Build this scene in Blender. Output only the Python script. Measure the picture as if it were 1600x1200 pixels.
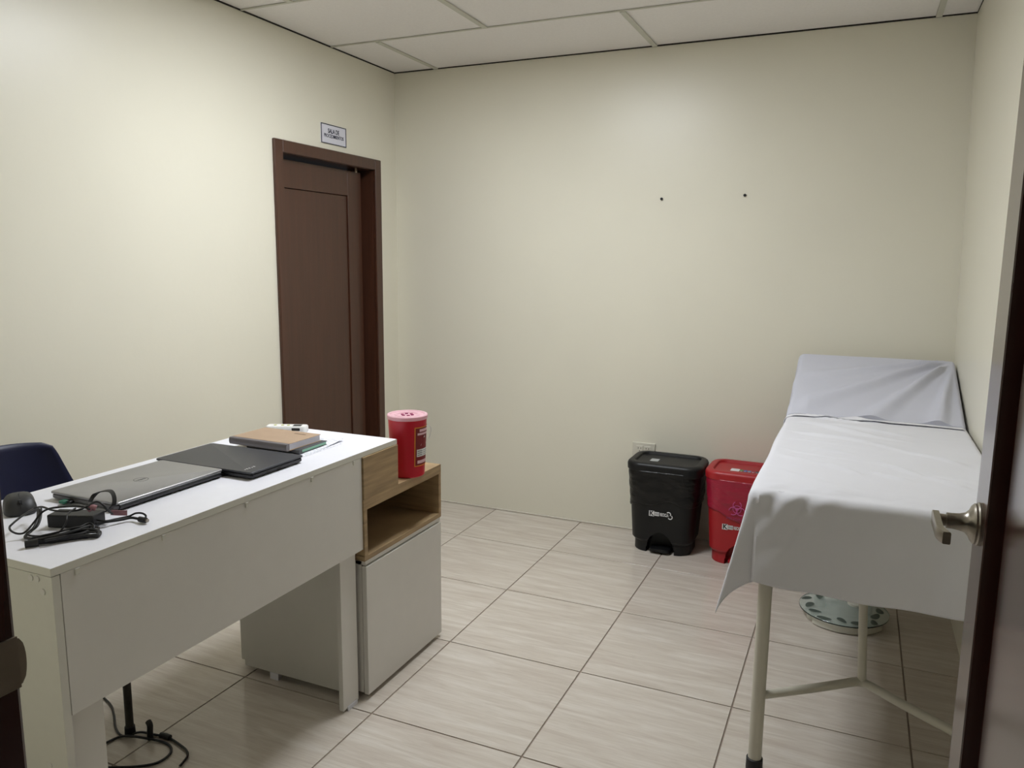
import bpy, bmesh, math, random
from mathutils import Vector, Matrix, noise
random.seed(7)
for o in list(bpy.data.objects): bpy.data.objects.remove(o)
scene = bpy.context.scene
C = scene.collection
PI = math.pi

# ------------------------------------------------------------------ camera
YAW, PITCH, ROLL, FPX = 0.417866434, 0.156704206, 0.00925571915, 1212.413
cam_d = bpy.data.cameras.new('camera'); cam = bpy.data.objects.new('camera', cam_d); C.objects.link(cam)
fw = Vector((-math.sin(YAW)*math.cos(PITCH), math.cos(YAW)*math.cos(PITCH), -math.sin(PITCH)))
r0 = Vector((math.cos(YAW), math.sin(YAW), 0)); u0 = r0.cross(fw)
rr = math.cos(ROLL)*r0 + math.sin(ROLL)*u0; uu = -math.sin(ROLL)*r0 + math.cos(ROLL)*u0
cam.matrix_world = Matrix(((rr.x, uu.x, -fw.x, 1.3086), (rr.y, uu.y, -fw.y, -1.8819), (rr.z, uu.z, -fw.z, 1.41), (0, 0, 0, 1)))
cam_d.sensor_fit = 'HORIZONTAL'; cam_d.sensor_width = 36; cam_d.lens = 36*FPX/1600; cam_d.clip_start = .02
scene.camera = cam

# ------------------------------------------------------------------ world, exposure, lamp strength
w = bpy.data.worlds.new('world'); scene.world = w; w.use_nodes = True
w.node_tree.nodes['Background'].inputs[0].default_value = (.85, .92, 1, 1)
w.node_tree.nodes['Background'].inputs[1].default_value = .02
scene.view_settings.view_transform = 'Standard'; scene.view_settings.look = 'None'
scene.view_settings.gamma = 1; scene.view_settings.use_curve_mapping = False
scene.view_settings.exposure = 0.60
LAMP = 24.0
LAMP_COLOR = (.915, .95, 1.0)

# ------------------------------------------------------------------ helpers
def lin(c):
    return tuple((x/12.92 if x <= .04045 else ((x+.055)/1.055)**2.4) for x in c) + (1,)
def hx(s): return tuple(int(s[i:i+2], 16)/255 for i in (0, 2, 4))
MATS = {}
def mat(name, col, rough=.5, metal=0, spec=.5, var=0, vscale=6, stretch=(1, 1, 1), bump=0, bscale=80, bstretch=(1, 1, 1), coat=0, emit=0, trans=0, alpha=None, transl=0, detail=4):
    if name in MATS: return MATS[name]
    m = bpy.data.materials.new(name); m.use_nodes = True; nt = m.node_tree; n = nt.nodes; L = nt.links
    p = n['Principled BSDF']; c = lin(hx(col)) if isinstance(col, str) else lin(col)
    p.inputs['Base Color'].default_value = c; p.inputs['Roughness'].default_value = rough; p.inputs['Metallic'].default_value = metal
    p.inputs['Specular IOR Level'].default_value = spec
    if coat: p.inputs['Coat Weight'].default_value = coat; p.inputs['Coat Roughness'].default_value = .15
    if emit: p.inputs['Emission Color'].default_value = c; p.inputs['Emission Strength'].default_value = emit
    if trans: p.inputs['Transmission Weight'].default_value = trans
    if alpha is not None: p.inputs['Alpha'].default_value = alpha
    if var or bump:
        tc = n.new('ShaderNodeTexCoord'); oi = n.new('ShaderNodeObjectInfo')
        ad = n.new('ShaderNodeVectorMath'); ad.operation = 'ADD'
        mu = n.new('ShaderNodeMath'); mu.operation = 'MULTIPLY'; mu.inputs[1].default_value = 57.0
        L.new(oi.outputs['Random'], mu.inputs[0]); L.new(tc.outputs['Object'], ad.inputs[0]); L.new(mu.outputs[0], ad.inputs[1])
    if var:
        mp = n.new('ShaderNodeMapping'); mp.inputs['Scale'].default_value = stretch; L.new(ad.outputs[0], mp.inputs[0])
        nz = n.new('ShaderNodeTexNoise'); nz.inputs['Scale'].default_value = vscale; nz.inputs['Detail'].default_value = detail; L.new(mp.outputs[0], nz.inputs['Vector'])
        mr = n.new('ShaderNodeMapRange'); mr.inputs['From Min'].default_value = .3; mr.inputs['From Max'].default_value = .7
        mr.inputs['To Min'].default_value = 1-var; mr.inputs['To Max'].default_value = 1+var; L.new(nz.outputs[0], mr.inputs[0])
        mx = n.new('ShaderNodeVectorMath'); mx.operation = 'SCALE'; mx.inputs[0].default_value = c[:3]; L.new(mr.outputs[0], mx.inputs['Scale'])
        L.new(mx.outputs[0], p.inputs['Base Color'])
    if bump:
        mp2 = n.new('ShaderNodeMapping'); mp2.inputs['Scale'].default_value = bstretch; L.new(ad.outputs[0], mp2.inputs[0])
        nb = n.new('ShaderNodeTexNoise'); nb.inputs['Scale'].default_value = bscale; nb.inputs['Detail'].default_value = 3; L.new(mp2.outputs[0], nb.inputs['Vector'])
        b = n.new('ShaderNodeBump'); b.inputs['Strength'].default_value = bump; b.inputs['Distance'].default_value = .01
        L.new(nb.outputs[0], b.inputs['Height']); L.new(b.outputs[0], p.inputs['Normal'])
    if transl:
        t = n.new('ShaderNodeBsdfTranslucent'); t.inputs[0].default_value = c
        ms = n.new('ShaderNodeMixShader'); ms.inputs[0].default_value = transl
        L.new(p.outputs[0], ms.inputs[1]); L.new(t.outputs[0], ms.inputs[2]); L.new(ms.outputs[0], n['Material Output'].inputs[0])
    MATS[name] = m; return m

def wloc(o):
    v = Vector((0, 0, 0))
    while o: v += o.location; o = o.parent
    return v
def obj(name, bm, m, parent=None, local=False, smooth=False, loc=None):
    me = bpy.data.meshes.new(name)
    if parent is not None and not local: bmesh.ops.translate(bm, verts=bm.verts, vec=-wloc(parent))
    if loc is not None: bmesh.ops.translate(bm, verts=bm.verts, vec=-Vector(loc))
    bm.to_mesh(me); bm.free()
    if smooth:
        for p in me.polygons: p.use_smooth = True
        try: me.set_sharp_from_angle(angle=math.radians(38))
        except Exception: pass
    me.materials.append(m)
    o = bpy.data.objects.new(name, me); C.objects.link(o)
    if parent is not None: o.parent = parent
    if loc is not None: o.location = loc
    return o
def tag(o, label=None, cat=None, group=None, kind=None):
    if label: o['label'] = label
    if cat: o['category'] = cat
    if group: o['group'] = group
    if kind: o['kind'] = kind
    return o
def thing(name, label, cat, loc=(0, 0, 0), rz=0, group=None, kind=None):
    o = bpy.data.objects.new(name, None); C.objects.link(o); o.location = loc; o.rotation_euler = (0, 0, rz); o.empty_display_size = .05
    return tag(o, label, cat, group, kind)
def box(bm, x0, x1, y0, y1, z0, z1, bev=0, seg=2):
    t = bmesh.new()
    bmesh.ops.create_cube(t, size=1, matrix=Matrix.LocRotScale(Vector(((x0+x1)/2, (y0+y1)/2, (z0+z1)/2)), None, Vector((x1-x0, y1-y0, z1-z0))))
    if bev: bmesh.ops.bevel(t, geom=t.edges[:], offset=bev, segments=seg, affect='EDGES', profile=.5)
    merge(bm, t); return bm
def merge(bm, t):
    me = bpy.data.meshes.new('tmp'); t.to_mesh(me); t.free(); bm.from_mesh(me); bpy.data.meshes.remove(me)
def B(*a, **k): return box(bmesh.new(), *a, **k)
def loft(bm, rings, cap0=True, cap1=True):
    vs = [[bm.verts.new(p) for p in r] for r in rings]; n = len(vs[0])
    for a, b in zip(vs, vs[1:]):
        for i in range(n): bm.faces.new((a[i], a[(i+1) % n], b[(i+1) % n], b[i]))
    if cap0: bm.faces.new(vs[0][::-1])
    if cap1: bm.faces.new(vs[-1])
    return bm
def lathe(prof, n=32, axis='z', o=(0, 0, 0), bm=None, cap=True):
    bm = bm or bmesh.new(); rings = []
    for r, h in prof:
        ring = []
        for i in range(n):
            a = 2*PI*i/n; c, s = r*math.cos(a), r*math.sin(a)
            ring.append(Vector(o) + Vector({'z': (c, s, h), 'x': (h, c, s), 'y': (s, h, c)}[axis]))
        rings.append(ring)
    return loft(bm, rings, cap, cap)
def smooth_path(pts, k=6):
    P = [Vector(p) for p in pts]; out = []
    for i in range(len(P)-1):
        a = P[max(i-1, 0)]; b = P[i]; c = P[i+1]; d = P[min(i+2, len(P)-1)]
        for j in range(k):
            t = j/k; out.append(.5*((2*b)+(c-a)*t+(2*a-5*b+4*c-d)*t*t+(3*b-a-3*c+d)*t**3))
    out.append(P[-1]); return out
def tube(pts, r, n=10, bm=None, k=6, closed_ends=True, smoothp=True):
    bm = bm or bmesh.new(); P = smooth_path(pts, k) if smoothp else [Vector(p) for p in pts]
    up = Vector((0, 0, 1)); rings = []; prev = None
    for i, p in enumerate(P):
        d = (P[min(i+1, len(P)-1)]-P[max(i-1, 0)]).normalized()
        if prev is None:
            a = d.cross(up) if abs(d.z) < .95 else d.cross(Vector((1, 0, 0)))
        else: a = prev - d*prev.dot(d)
        a.normalize(); prev = a; b = d.cross(a)
        rings.append([p + r*(math.cos(2*PI*j/n)*a + math.sin(2*PI*j/n)*b) for j in range(n)])
    return loft(bm, rings)
def ribbon(pts, wd, th, bm=None, k=6, side=Vector((0, 0, 1))):
    bm = bm or bmesh.new(); P = smooth_path(pts, k); rings = []
    for i, p in enumerate(P):
        d = (P[min(i+1, len(P)-1)]-P[max(i-1, 0)]).normalized()
        s = (side - d*side.dot(d)).normalized(); b = d.cross(s)
        rings.append([p + s*wd/2*x + b*th/2*y for x, y in ((1, 1), (-1, 1), (-1, -1), (1, -1))])
    return loft(bm, rings)
def rrect(hw, hd, r, n=8, z=0, cx=0, cy=0):
    pts = []
    for q, (sx, sy) in enumerate(((1, 1), (-1, 1), (-1, -1), (1, -1))):
        for i in range(n+1):
            a = q*PI/2 + i*PI/2/n
            pts.append(Vector((cx+sx*(hw-r)+r*math.cos(a), cy+sy*(hd-r)+r*math.sin(a), z)))
    return pts
def text_bm(s, size, origin, right, up, xs=1.0, bold=0, depth=.0004, align='CENTER', bend=None):
    cu = bpy.data.curves.new('t', 'FONT'); cu.body = s; cu.size = size; cu.align_x = align; cu.align_y = 'CENTER'; cu.extrude = depth; cu.offset = bold; cu.resolution_u = 4
    to = bpy.data.objects.new('t', cu); C.objects.link(to); bpy.context.view_layer.update()
    me = bpy.data.meshes.new_from_object(to.evaluated_get(bpy.context.evaluated_depsgraph_get()))
    bpy.data.objects.remove(to); bpy.data.curves.remove(cu)
    right = Vector(right); up = Vector(up); nor = right.cross(up); o = Vector(origin)
    for v in me.vertices:
        x, y, z = v.co; v.co = bend(x*xs, y, z) if bend else o + right*x*xs + up*y + nor*z
    bm = bmesh.new(); bm.from_mesh(me); bpy.data.meshes.remove(me); return bm
def grid(bm, nu, nv, f):
    vs = [[bm.verts.new(f(i/nu, j/nv)) for j in range(nv+1)] for i in range(nu+1)]
    for i in range(nu):
        for j in range(nv): bm.faces.new((vs[i][j], vs[i+1][j], vs[i+1][j+1], vs[i][j+1]))
    return bm
def solidify(o, t, off=-1):
    m = o.modifiers.new('solid', 'SOLIDIFY'); m.thickness = t; m.offset = off

# ------------------------------------------------------------------ materials
M_wall = mat('cream_wall_paint', 'e8e4d3', .34, spec=.42, var=.018, vscale=1.6, bump=.05, bscale=26)
M_ceil = mat('ceiling_panel_white', 'f2efec', .85, var=.02, vscale=90, bump=.12, bscale=220)
M_bar = mat('ceiling_bar_white', 'cdccc0', .6, var=.02, vscale=30)
M_dark = mat('gap_shade_and_dark_parts', '2c2924', .9, var=.05, vscale=30)  # shade of gaps put into the colour; also the plain dark of displays
M_grout = mat('floor_grout', '95877a', .85, var=.08, vscale=60)
M_wood = mat('dark_mahogany_door', '492b1d', .38, spec=.5, var=.13, vscale=5, stretch=(9, 9, .5), bump=.03, bscale=40, bstretch=(6, 6, .3), coat=.25)
M_wood2 = mat('dark_entry_door_wood', '3e221c', .22, spec=.6, var=.12, vscale=5, stretch=(9, 9, .5), coat=.4)
M_white = mat('white_melamine', 'ececf2', .42, spec=.45, var=.008, vscale=40)
M_edge = mat('white_melamine_edge', 'dcdacf', .5, var=.01, vscale=40)
M_panel = mat('white_melamine_panel', 'dfdcd5', .45, var=.012, vscale=14)
M_oak = mat('light_oak_melamine', 'a58c69', .5, var=.22, vscale=5, stretch=(1.2, 1.2, 16), detail=6)
M_sheet = mat('white_cotton_sheet', 'f2f2f7', .9, spec=.15, var=.006, vscale=20, bump=.10, bscale=14, bstretch=(.7, 2.2, 1), transl=.14)
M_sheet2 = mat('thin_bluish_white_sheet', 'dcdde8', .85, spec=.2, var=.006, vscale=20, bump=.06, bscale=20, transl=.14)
M_tube = mat('cream_enamel_tube', 'cdc9ba', .35, spec=.5, var=.02, vscale=20)
M_rubber = mat('black_rubber', '17171a', .6, var=.1, vscale=20)
M_black = mat('black_bin_plastic', '0e0f10', .45, spec=.4, var=.05, vscale=30)
M_bagk = mat('black_bin_liner', '090a0b', .32, spec=.4, var=.08, vscale=20, bump=.5, bscale=24, bstretch=(1, 1, 2.2))
M_red = mat('red_bin_plastic', 'ab1f26', .4, spec=.5, var=.03, vscale=30)
M_bagr = mat('red_bin_liner', 'a3203a', .28, spec=.5, var=.08, vscale=12, bump=.5, bscale=22, bstretch=(1, 1, 2.2))
M_sharps = mat('red_sharps_plastic', 'c8122c', .38, spec=.5, var=.02, vscale=20)
M_lidpink = mat('translucent_pink_lid', 'f3cdd6', .3, var=.03, vscale=40, transl=.3)
M_steel = mat('brushed_nickel', '9a948a', .3, metal=1, var=.05, vscale=60, stretch=(1, 1, 8))
M_cable = mat('black_cable', '131315', .5, var=.1, vscale=30)
M_print = mat('white_print', 'e2e2e2', .6, var=.02, vscale=40)
M_navy = mat('navy_chair_plastic', '14183a', .45, var=.06, vscale=14)
M_silver = mat('silver_laptop_lid', '9b9a9a', .38, metal=.55, var=.02, vscale=30)
M_char = mat('charcoal_laptop', '3d3e42', .45, metal=.2, var=.03, vscale=30)
M_blk = mat('black_laptop_plastic', '18191c', .4, var=.05, vscale=30)

def floor_tile_mat():
    m = bpy.data.materials.new('beige_vein_tile'); m.use_nodes = True; nt = m.node_tree; n = nt.nodes; L = nt.links; p = n['Principled BSDF']
    tc = n.new('ShaderNodeTexCoord'); oi = n.new('ShaderNodeObjectInfo'); mu = n.new('ShaderNodeMath'); mu.operation = 'MULTIPLY'; mu.inputs[1].default_value = 91
    L.new(oi.outputs['Random'], mu.inputs[0]); ad = n.new('ShaderNodeVectorMath'); L.new(tc.outputs['Object'], ad.inputs[0]); L.new(mu.outputs[0], ad.inputs[1])
    def nz(scale, st, det, dist=0, rot=0):
        mp = n.new('ShaderNodeMapping'); mp.inputs['Scale'].default_value = st; mp.inputs['Rotation'].default_value = (0, 0, rot); L.new(ad.outputs[0], mp.inputs[0])
        t = n.new('ShaderNodeTexNoise'); t.inputs['Scale'].default_value = scale; t.inputs['Detail'].default_value = det; t.inputs['Distortion'].default_value = dist; L.new(mp.outputs[0], t.inputs['Vector']); return t
    a = nz(4.5, (.8, 7, 1), 9, .6, .06); b = nz(20, (.5, 9, 1), 8, 1.2, .06)
    r = n.new('ShaderNodeValToRGB'); e = r.color_ramp.elements
    e[0].position = .3; e[0].color = lin(hx('cabfb3')); e[1].position = .72; e[1].color = lin(hx('ded7cd'))
    k = e.new(.5); k.color = lin(hx('d3cabe'))
    L.new(a.outputs[0], r.inputs[0])
    r2 = n.new('ShaderNodeValToRGB'); e = r2.color_ramp.elements; e[0].position = .34; e[0].color = (.9, .885, .87, 1); e[1].position = .55; e[1].color = (1, 1, 1, 1)
    L.new(b.outputs[0], r2.inputs[0])
    mx = n.new('ShaderNodeMix'); mx.data_type = 'RGBA'; mx.blend_type = 'MULTIPLY'; mx.inputs[0].default_value = .9
    L.new(r.outputs[0], mx.inputs[6]); L.new(r2.outputs[0], mx.inputs[7]); L.new(mx.outputs[2], p.inputs['Base Color'])
    p.inputs['Roughness'].default_value = .16; p.inputs['Specular IOR Level'].default_value = .5
    bp = n.new('ShaderNodeBump'); bp.inputs['Strength'].default_value = .02; bp.inputs['Distance'].default_value = .004; L.new(b.outputs[0], bp.inputs['Height']); L.new(bp.outputs[0], p.inputs['Normal'])
    return m
M_tile = floor_tile_mat()

# ------------------------------------------------------------------ room
XL, YB, YF, ZC = -1.16, 2.015, -1.412, 2.445
XR0, XR1 = 1.737, 1.672           # right wall leans in slightly towards its top
TW, TD = .5143, .5159
CX0, CX1, CY0 = -2.6, 3.4, -3.0   # corridor outside the entrance door

fl = obj('floor', B(CX0, CX1, CY0, 2.2, -.12, -.003), M_grout); tag(fl, kind='structure')
tiles = {}
def tile(x0, x1, y0, y1):
    key = (round(x1-x0, 3), round(y1-y0, 3)); g = .0026
    if key not in tiles:
        bm = B(-(x1-x0)/2+g, (x1-x0)/2-g, -(y1-y0)/2+g, (y1-y0)/2-g, -.01, 0, .0004, 1); me = bpy.data.meshes.new('tile'); bm.to_mesh(me); bm.free(); me.materials.append(M_tile); tiles[key] = me
    o = bpy.data.objects.new('tile', tiles[key]); C.objects.link(o); o.parent = fl; o.location = ((x0+x1)/2, (y0+y1)/2, 0)
def cuts(lo, hi, s):
    a = [lo]; k = math.ceil((lo+.004)/s)
    while k*s < hi-.004: a.append(k*s); k += 1
    return a + [hi]
for ys, xs in (((YF-.14, YB), (XL, XR0+.01)), ((CY0, YF-.14), (CX0, CX1))):
    X = cuts(*xs, TW); Y = cuts(*ys, TD)
    for a, b in zip(X, X[1:]):
        for c, d in zip(Y, Y[1:]): tile(a, b, c, d)

DY0, DY1, DZ = 1.0, 1.828, 1.938      # hole for the mahogany door in the left wall
bm = B(XL-.14, XL, YF-.14, DY0, -.01, 2.62); box(bm, XL-.14, XL, DY1, YB+.12, -.01, 2.62); box(bm, XL-.14, XL, DY0, DY1, DZ, 2.62)
tag(obj('wall_left', bm, M_wall), kind='structure')
wb = tag(obj('wall_back', B(XL-.14, XR0+.2, YB, YB+.12, -.01, 2.62), M_wall), kind='structure')
bm = bmesh.new(); y0, y1 = YF-.14, YB+.12; k = (XR1-XR0)/2.445
v = [bm.verts.new(p) for p in ((XR0, y0, -.01), (XR0, y1, -.01), (XR0+k*2.62, y1, 2.62), (XR0+k*2.62, y0, 2.62), (XR0+.14, y0, -.01), (XR0+.14, y1, -.01), (XR0+.14, y1, 2.62), (XR0+.14, y0, 2.62))]
for f in ((0, 1, 2, 3), (7, 6, 5, 4), (0, 4, 5, 1), (3, 2, 6, 7), (0, 3, 7, 4), (1, 5, 6, 2)): bm.faces.new([v[i] for i in f])
bmesh.ops.recalc_face_normals(bm, faces=bm.faces); tag(obj('wall_right', bm, M_wall), kind='structure')
FX0, FX1, FZ = .505, 1.60, 2.16
bm = B(XL-.14, FX0, YF-.135, YF-.01, -.01, 2.62); box(bm, FX1, XR0+.14, YF-.135, YF-.01, -.01, 2.62); box(bm, FX0, FX1, YF-.135, YF-.01, FZ, 2.62)
tag(obj('wall_front', bm, M_wall), kind='structure')
tag(obj('wall_corridor_far', B(CX0-.1, CX1+.1, CY0-.12, CY0, -.01, 2.62), M_wall), kind='structure')
tag(obj('wall_corridor_left', B(CX0-.12, CX0, CY0, YF, -.01, 2.62), M_wall), kind='structure')
tag(obj('wall_corridor_right', B(CX1, CX1+.12, CY0, YF, -.01, 2.62), M_wall), kind='structure')
bm = B(CX0, XL-.14, YF-.135, YF-.01, -.01, 2.62); box(bm, XR0+.14, CX1, YF-.135, YF-.01, -.01, 2.62)
tag(obj('wall_corridor_near', bm, M_wall), kind='structure')
tag(obj('ceiling_corridor', B(CX0-.1, CX1+.1, CY0-.1, YF-.135, 2.5, 2.56), M_ceil), kind='structure')
tag(obj('baseboard_back', B(XL+.001, XR0-.001, YB-.007, YB+.001, .0005, .009, .002, 1), mat('pale_caulk_line', 'd8d2c4', .5, var=.03, vscale=30)), kind='structure')

# suspended ceiling
ce = tag(obj('ceiling', B(XL-.14, XR0+.14, YF-.14, YB+.12, 2.54, 2.62), M_dark), kind='structure')
rows = [(1.437, YB), (.822, 1.437), (.207, .822), (-.408, .207), (-1.023, -.408), (YF-.01, -1.023)]
LX0, LX1 = -.29, .32
for i, (a, b) in enumerate(rows):
    bars = [-.89, .32, 1.53] if i % 2 == 0 else [-.31, .90]
    xs = [XL] + sorted(bars + ([LX0] if i == 2 else [])) + [XR1+.004]
    for x0, x1 in zip(xs, xs[1:]):
        if i == 2 and abs(x0-LX0) < .01: continue
        obj('ceiling_panel', B(x0+.004, x1-.004, a+.004, b-.004, ZC+.002+random.uniform(0, .002), ZC+.018), M_ceil, ce)
    for x in bars: obj('cross_bar', B(x-.012, x+.012, a+.006, b-.006, ZC-.004, ZC+.0015), M_bar, ce)
for (a, b) in rows[:-1]: obj('main_runner', B(XL, XR1+.004, a-.006, a+.006, ZC-.002, ZC+.0015), M_bar, ce)
tr = tag(obj('shade_strip_1', B(XL, XR1+.004, YB-.004, YB, ZC-.003, ZC+.004), M_dark), kind='structure')  # dark strips stand in for the shade in the gap along the walls
tag(obj('shade_strip_2', B(XL, XL+.004, YF, YB-.004, ZC-.003, ZC+.004), M_dark), kind='structure')
tag(obj('shade_strip_3', B(XR1-.002, XR1+.002, YF, YB-.004, ZC-.003, ZC+.004), M_dark), kind='structure')

# ceiling light panel (just above the frame of the picture)
t = thing('ceiling_light', 'flat white light panel set in the ceiling grid', 'ceiling light', ((LX0+LX1)/2, (rows[2][0]+rows[2][1])/2, ZC-.004))
x0, x1, y0, y1 = LX0+.012, LX1-.012, rows[2][0]+.008, rows[2][1]-.008
bm = B(x0, x1, y0, y0+.02, ZC-.004, ZC+.02); box(bm, x0, x1, y1-.02, y1, ZC-.004, ZC+.02); box(bm, x0, x0+.02, y0+.02, y1-.02, ZC-.004, ZC+.02); box(bm, x1-.02, x1, y0+.02, y1-.02, ZC-.004, ZC+.02)
obj('frame', bm, M_bar, t)
lm = mat('lit_diffuser', 'ffffff', .5, emit=LAMP, var=0); lm.node_tree.nodes['Principled BSDF'].inputs['Emission Color'].default_value = LAMP_COLOR + (1,)
obj('diffuser', B(x0+.02, x1-.02, y0+.02, y1-.02, ZC+.002, ZC+.012), lm, t)

# ------------------------------------------------------------------ door_1: mahogany door in the left wall
d1 = thing('door_1', None, None, (XL, 1.41, 0), kind='structure')
bm = bmesh.new(); cw = .056; ox = XL+.016
box(bm, XL-.001, ox, .986, .986+cw, 0, 1.950, .003, 1); box(bm, XL-.001, ox, 1.842-cw, 1.842, 0, 1.950, .003, 1); box(bm, XL-.001, ox, .986+cw, 1.842-cw, 1.950-cw, 1.950, .003, 1)
obj('casing', bm, M_wood, d1)
bm = bmesh.new(); box(bm, XL-.139, XL-.001, 1.001, 1.043, 0, 1.936); box(bm, XL-.139, XL-.001, 1.785, 1.827, 0, 1.936); box(bm, XL-.139, XL-.001, 1.043, 1.785, 1.893, 1.936)
box(bm, XL-.139, XL-.105, 1.742, 1.785, 0, 1.893)
obj('jamb', bm, M_wood, d1)
bm = bmesh.new(); fx = XL-.046; sw = .12
LY0, LY1 = 1.045, 1.735
box(bm, fx-.035, fx, LY0, LY0+.045, .006, 1.876, .002, 1); box(bm, fx-.035, fx, LY1-sw, LY1, .006, 1.876, .002, 1)
box(bm, fx-.035, fx, LY0+.045, LY1-sw, 1.745, 1.876, .002, 1); box(bm, fx-.035, fx, LY0+.045, LY1-sw, .006, .22, .002, 1)
lf = obj('leaf', bm, M_wood, d1)
obj('panel', B(fx-.03, fx-.008, LY0+.045, LY1-sw, .22, 1.745, .003, 1), M_wood, lf)
obj('rubber_stop', lathe([(.006, 0), (.006, .02), (.004, .024)], 12, 'z', (XL-.03, 1.67, 1.870)), mat('beige_stop', '8a7a68', .6, var=.05, vscale=50), d1, smooth=True)

# sign above the door
sg = thing('sign', 'small white rectangular sign with dark blue letters above the brown door', 'sign', (XL, 1.44, 2.026))
obj('plate', B(XL+.0005, XL+.004, 1.338, 1.541, 1.979, 2.073), mat('white_acrylic_sign', 'dcdce6', .3, var=.01, vscale=30), sg)
M_navyprint = mat('navy_print', '20223a', .5, var=.03, vscale=40)
bm = bmesh.new()
for a in ((1.338, 1.541, 1.979, 1.9825), (1.338, 1.541, 2.0695, 2.073), (1.338, 1.3415, 1.9825, 2.0695), (1.5375, 1.541, 1.9825, 2.0695)): box(bm, XL+.0035, XL+.006, *a)
obj('border', bm, M_navyprint, sg)
obj('lettering', text_bm('SALA DE', .030, (XL+.0045, 1.438, 2.041), (0, 1, 0), (0, 0, 1), .80, .0006), M_navyprint, sg)
obj('lettering', text_bm('PROCEDIMIENTOS', .024, (XL+.0045, 1.4395, 2.017), (0, 1, 0), (0, 0, 1), .80, .0003), M_navyprint, sg)

# ------------------------------------------------------------------ door_2: open entrance door on the right, its frame on both sides
d2 = thing('door_2', None, None, (1.03, YF, 0), kind='structure')
bm = B(.506, .553, YF-.14, YF, 0, 2.155, .004, 2); box(bm, .553, .568, YF-.13, YF-.046, 0, 2.108, .002, 1)
obj('jamb', bm, M_wood2, d2)
bm = B(1.552, 1.599, YF-.14, YF, 0, 2.155, .004, 2); box(bm, 1.537, 1.552, YF-.13, YF-.046, 0, 2.108, .002, 1)
obj('jamb', bm, M_wood2, d2)
bm = B(.553, 1.552, YF-.14, YF, 2.108, 2.155); obj('head_jamb', bm, M_wood2, d2)
sp = bmesh.new(); box(sp, .5532, .5556, YF-.044, YF-.001, .976, 1.031)
rings = []
for i in range(9):
    zz = .979 + .049*i/8; e = .006*math.sin(PI*i/8)**.5 if 0 < i < 8 else 0
    rings.append([Vector((x, y, zz)) for x, y in ((.5532, YF-.004), (.5556, YF-.004), (.5548, YF+e+.001), (.5528, YF+e+.001))])
loft(sp, rings); st = obj('strike_plate', sp, mat('worn_steel_plate', '8f8474', .45, metal=.35, var=.06, vscale=40), d2)
obj('latch_hole', B(.5552, .5562, YF-.036, YF-.022, .994, 1.012), M_dark, st)
DX, DYE, DYH = 1.508, -.45, YF+.004
bm = bmesh.new(); sw = .108
box(bm, DX, DX+.042, DYE-sw, DYE, .008, 2.1, .002, 1); box(bm, DX, DX+.042, DYH, DYH+sw, .008, 2.1, .002, 1)
box(bm, DX, DX+.042, DYH+sw, DYE-sw, 1.98, 2.1, .002, 1); box(bm, DX, DX+.042, DYH+sw, DYE-sw, .008, .22, .002, 1)
lf2 = obj('leaf', bm, M_wood2, d2)
def door_panel(z0, z1):
    y0, y1 = DYH+sw, DYE-sw; rings = []
    for x, ins in ((DX+.027, 0), (DX+.027, .012), (DX+.017, .05)):
        rings.append([Vector((x, y, z)) for y, z in ((y0+ins, z0+ins), (y0+ins, z1-ins), (y1-ins, z1-ins), (y1-ins, z0+ins))])
    b = loft(bmesh.new(), [[Vector((DX+.034, p.y, p.z)) for p in rings[0]]]+rings); bmesh.ops.recalc_face_normals(b, faces=b.faces); return b
obj('panel', door_panel(.22, 1.98), M_wood2, lf2)
hy, hz = DYE-.06, 1.008
hb = lathe([(.0, -.0), (.034, 0), (.034, -.004), (.032, -.006), (.032, -.009), (.030, -.011), (.028, -.013), (.021, -.016), (.016, -.021), (.0135, -.029), (.0125, -.039), (.0125, -.047), (.0, -.047)], 36, 'x', (DX, hy, hz))
bmesh.ops.recalc_face_normals(hb, faces=hb.faces)
ha = obj('handle_rose', hb, M_steel, d2, smooth=True)
bm = tube([(DX-.047, hy, hz), (DX-.058, hy, hz), (DX-.066, hy, hz)], .0095, 16, smoothp=False)
rings = []
for i in range(15):
    f = i/14; y = hy+.010-.105*f; x = DX-.062+.05*max(0, f-.72)**1.5
    hh = .0115-.002*f; th = .0055
    rings.append([Vector((x+a*th, y, hz+b*hh)) for a, b in ((1, .8), (.8, 1), (-.8, 1), (-1, .8), (-1, -.8), (-.8, -1), (.8, -1), (1, -.8))])
loft(bm, rings); bmesh.ops.recalc_face_normals(bm, faces=bm.faces); obj('lever', bm, M_steel, ha, smooth=True)
for z in (.3, 1.05, 1.8): obj('hinge', lathe([(.006, -.05), (.006, .05)], 10, 'z', (1.5535, YF+.007, z)), M_steel, d2, smooth=True)

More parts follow.
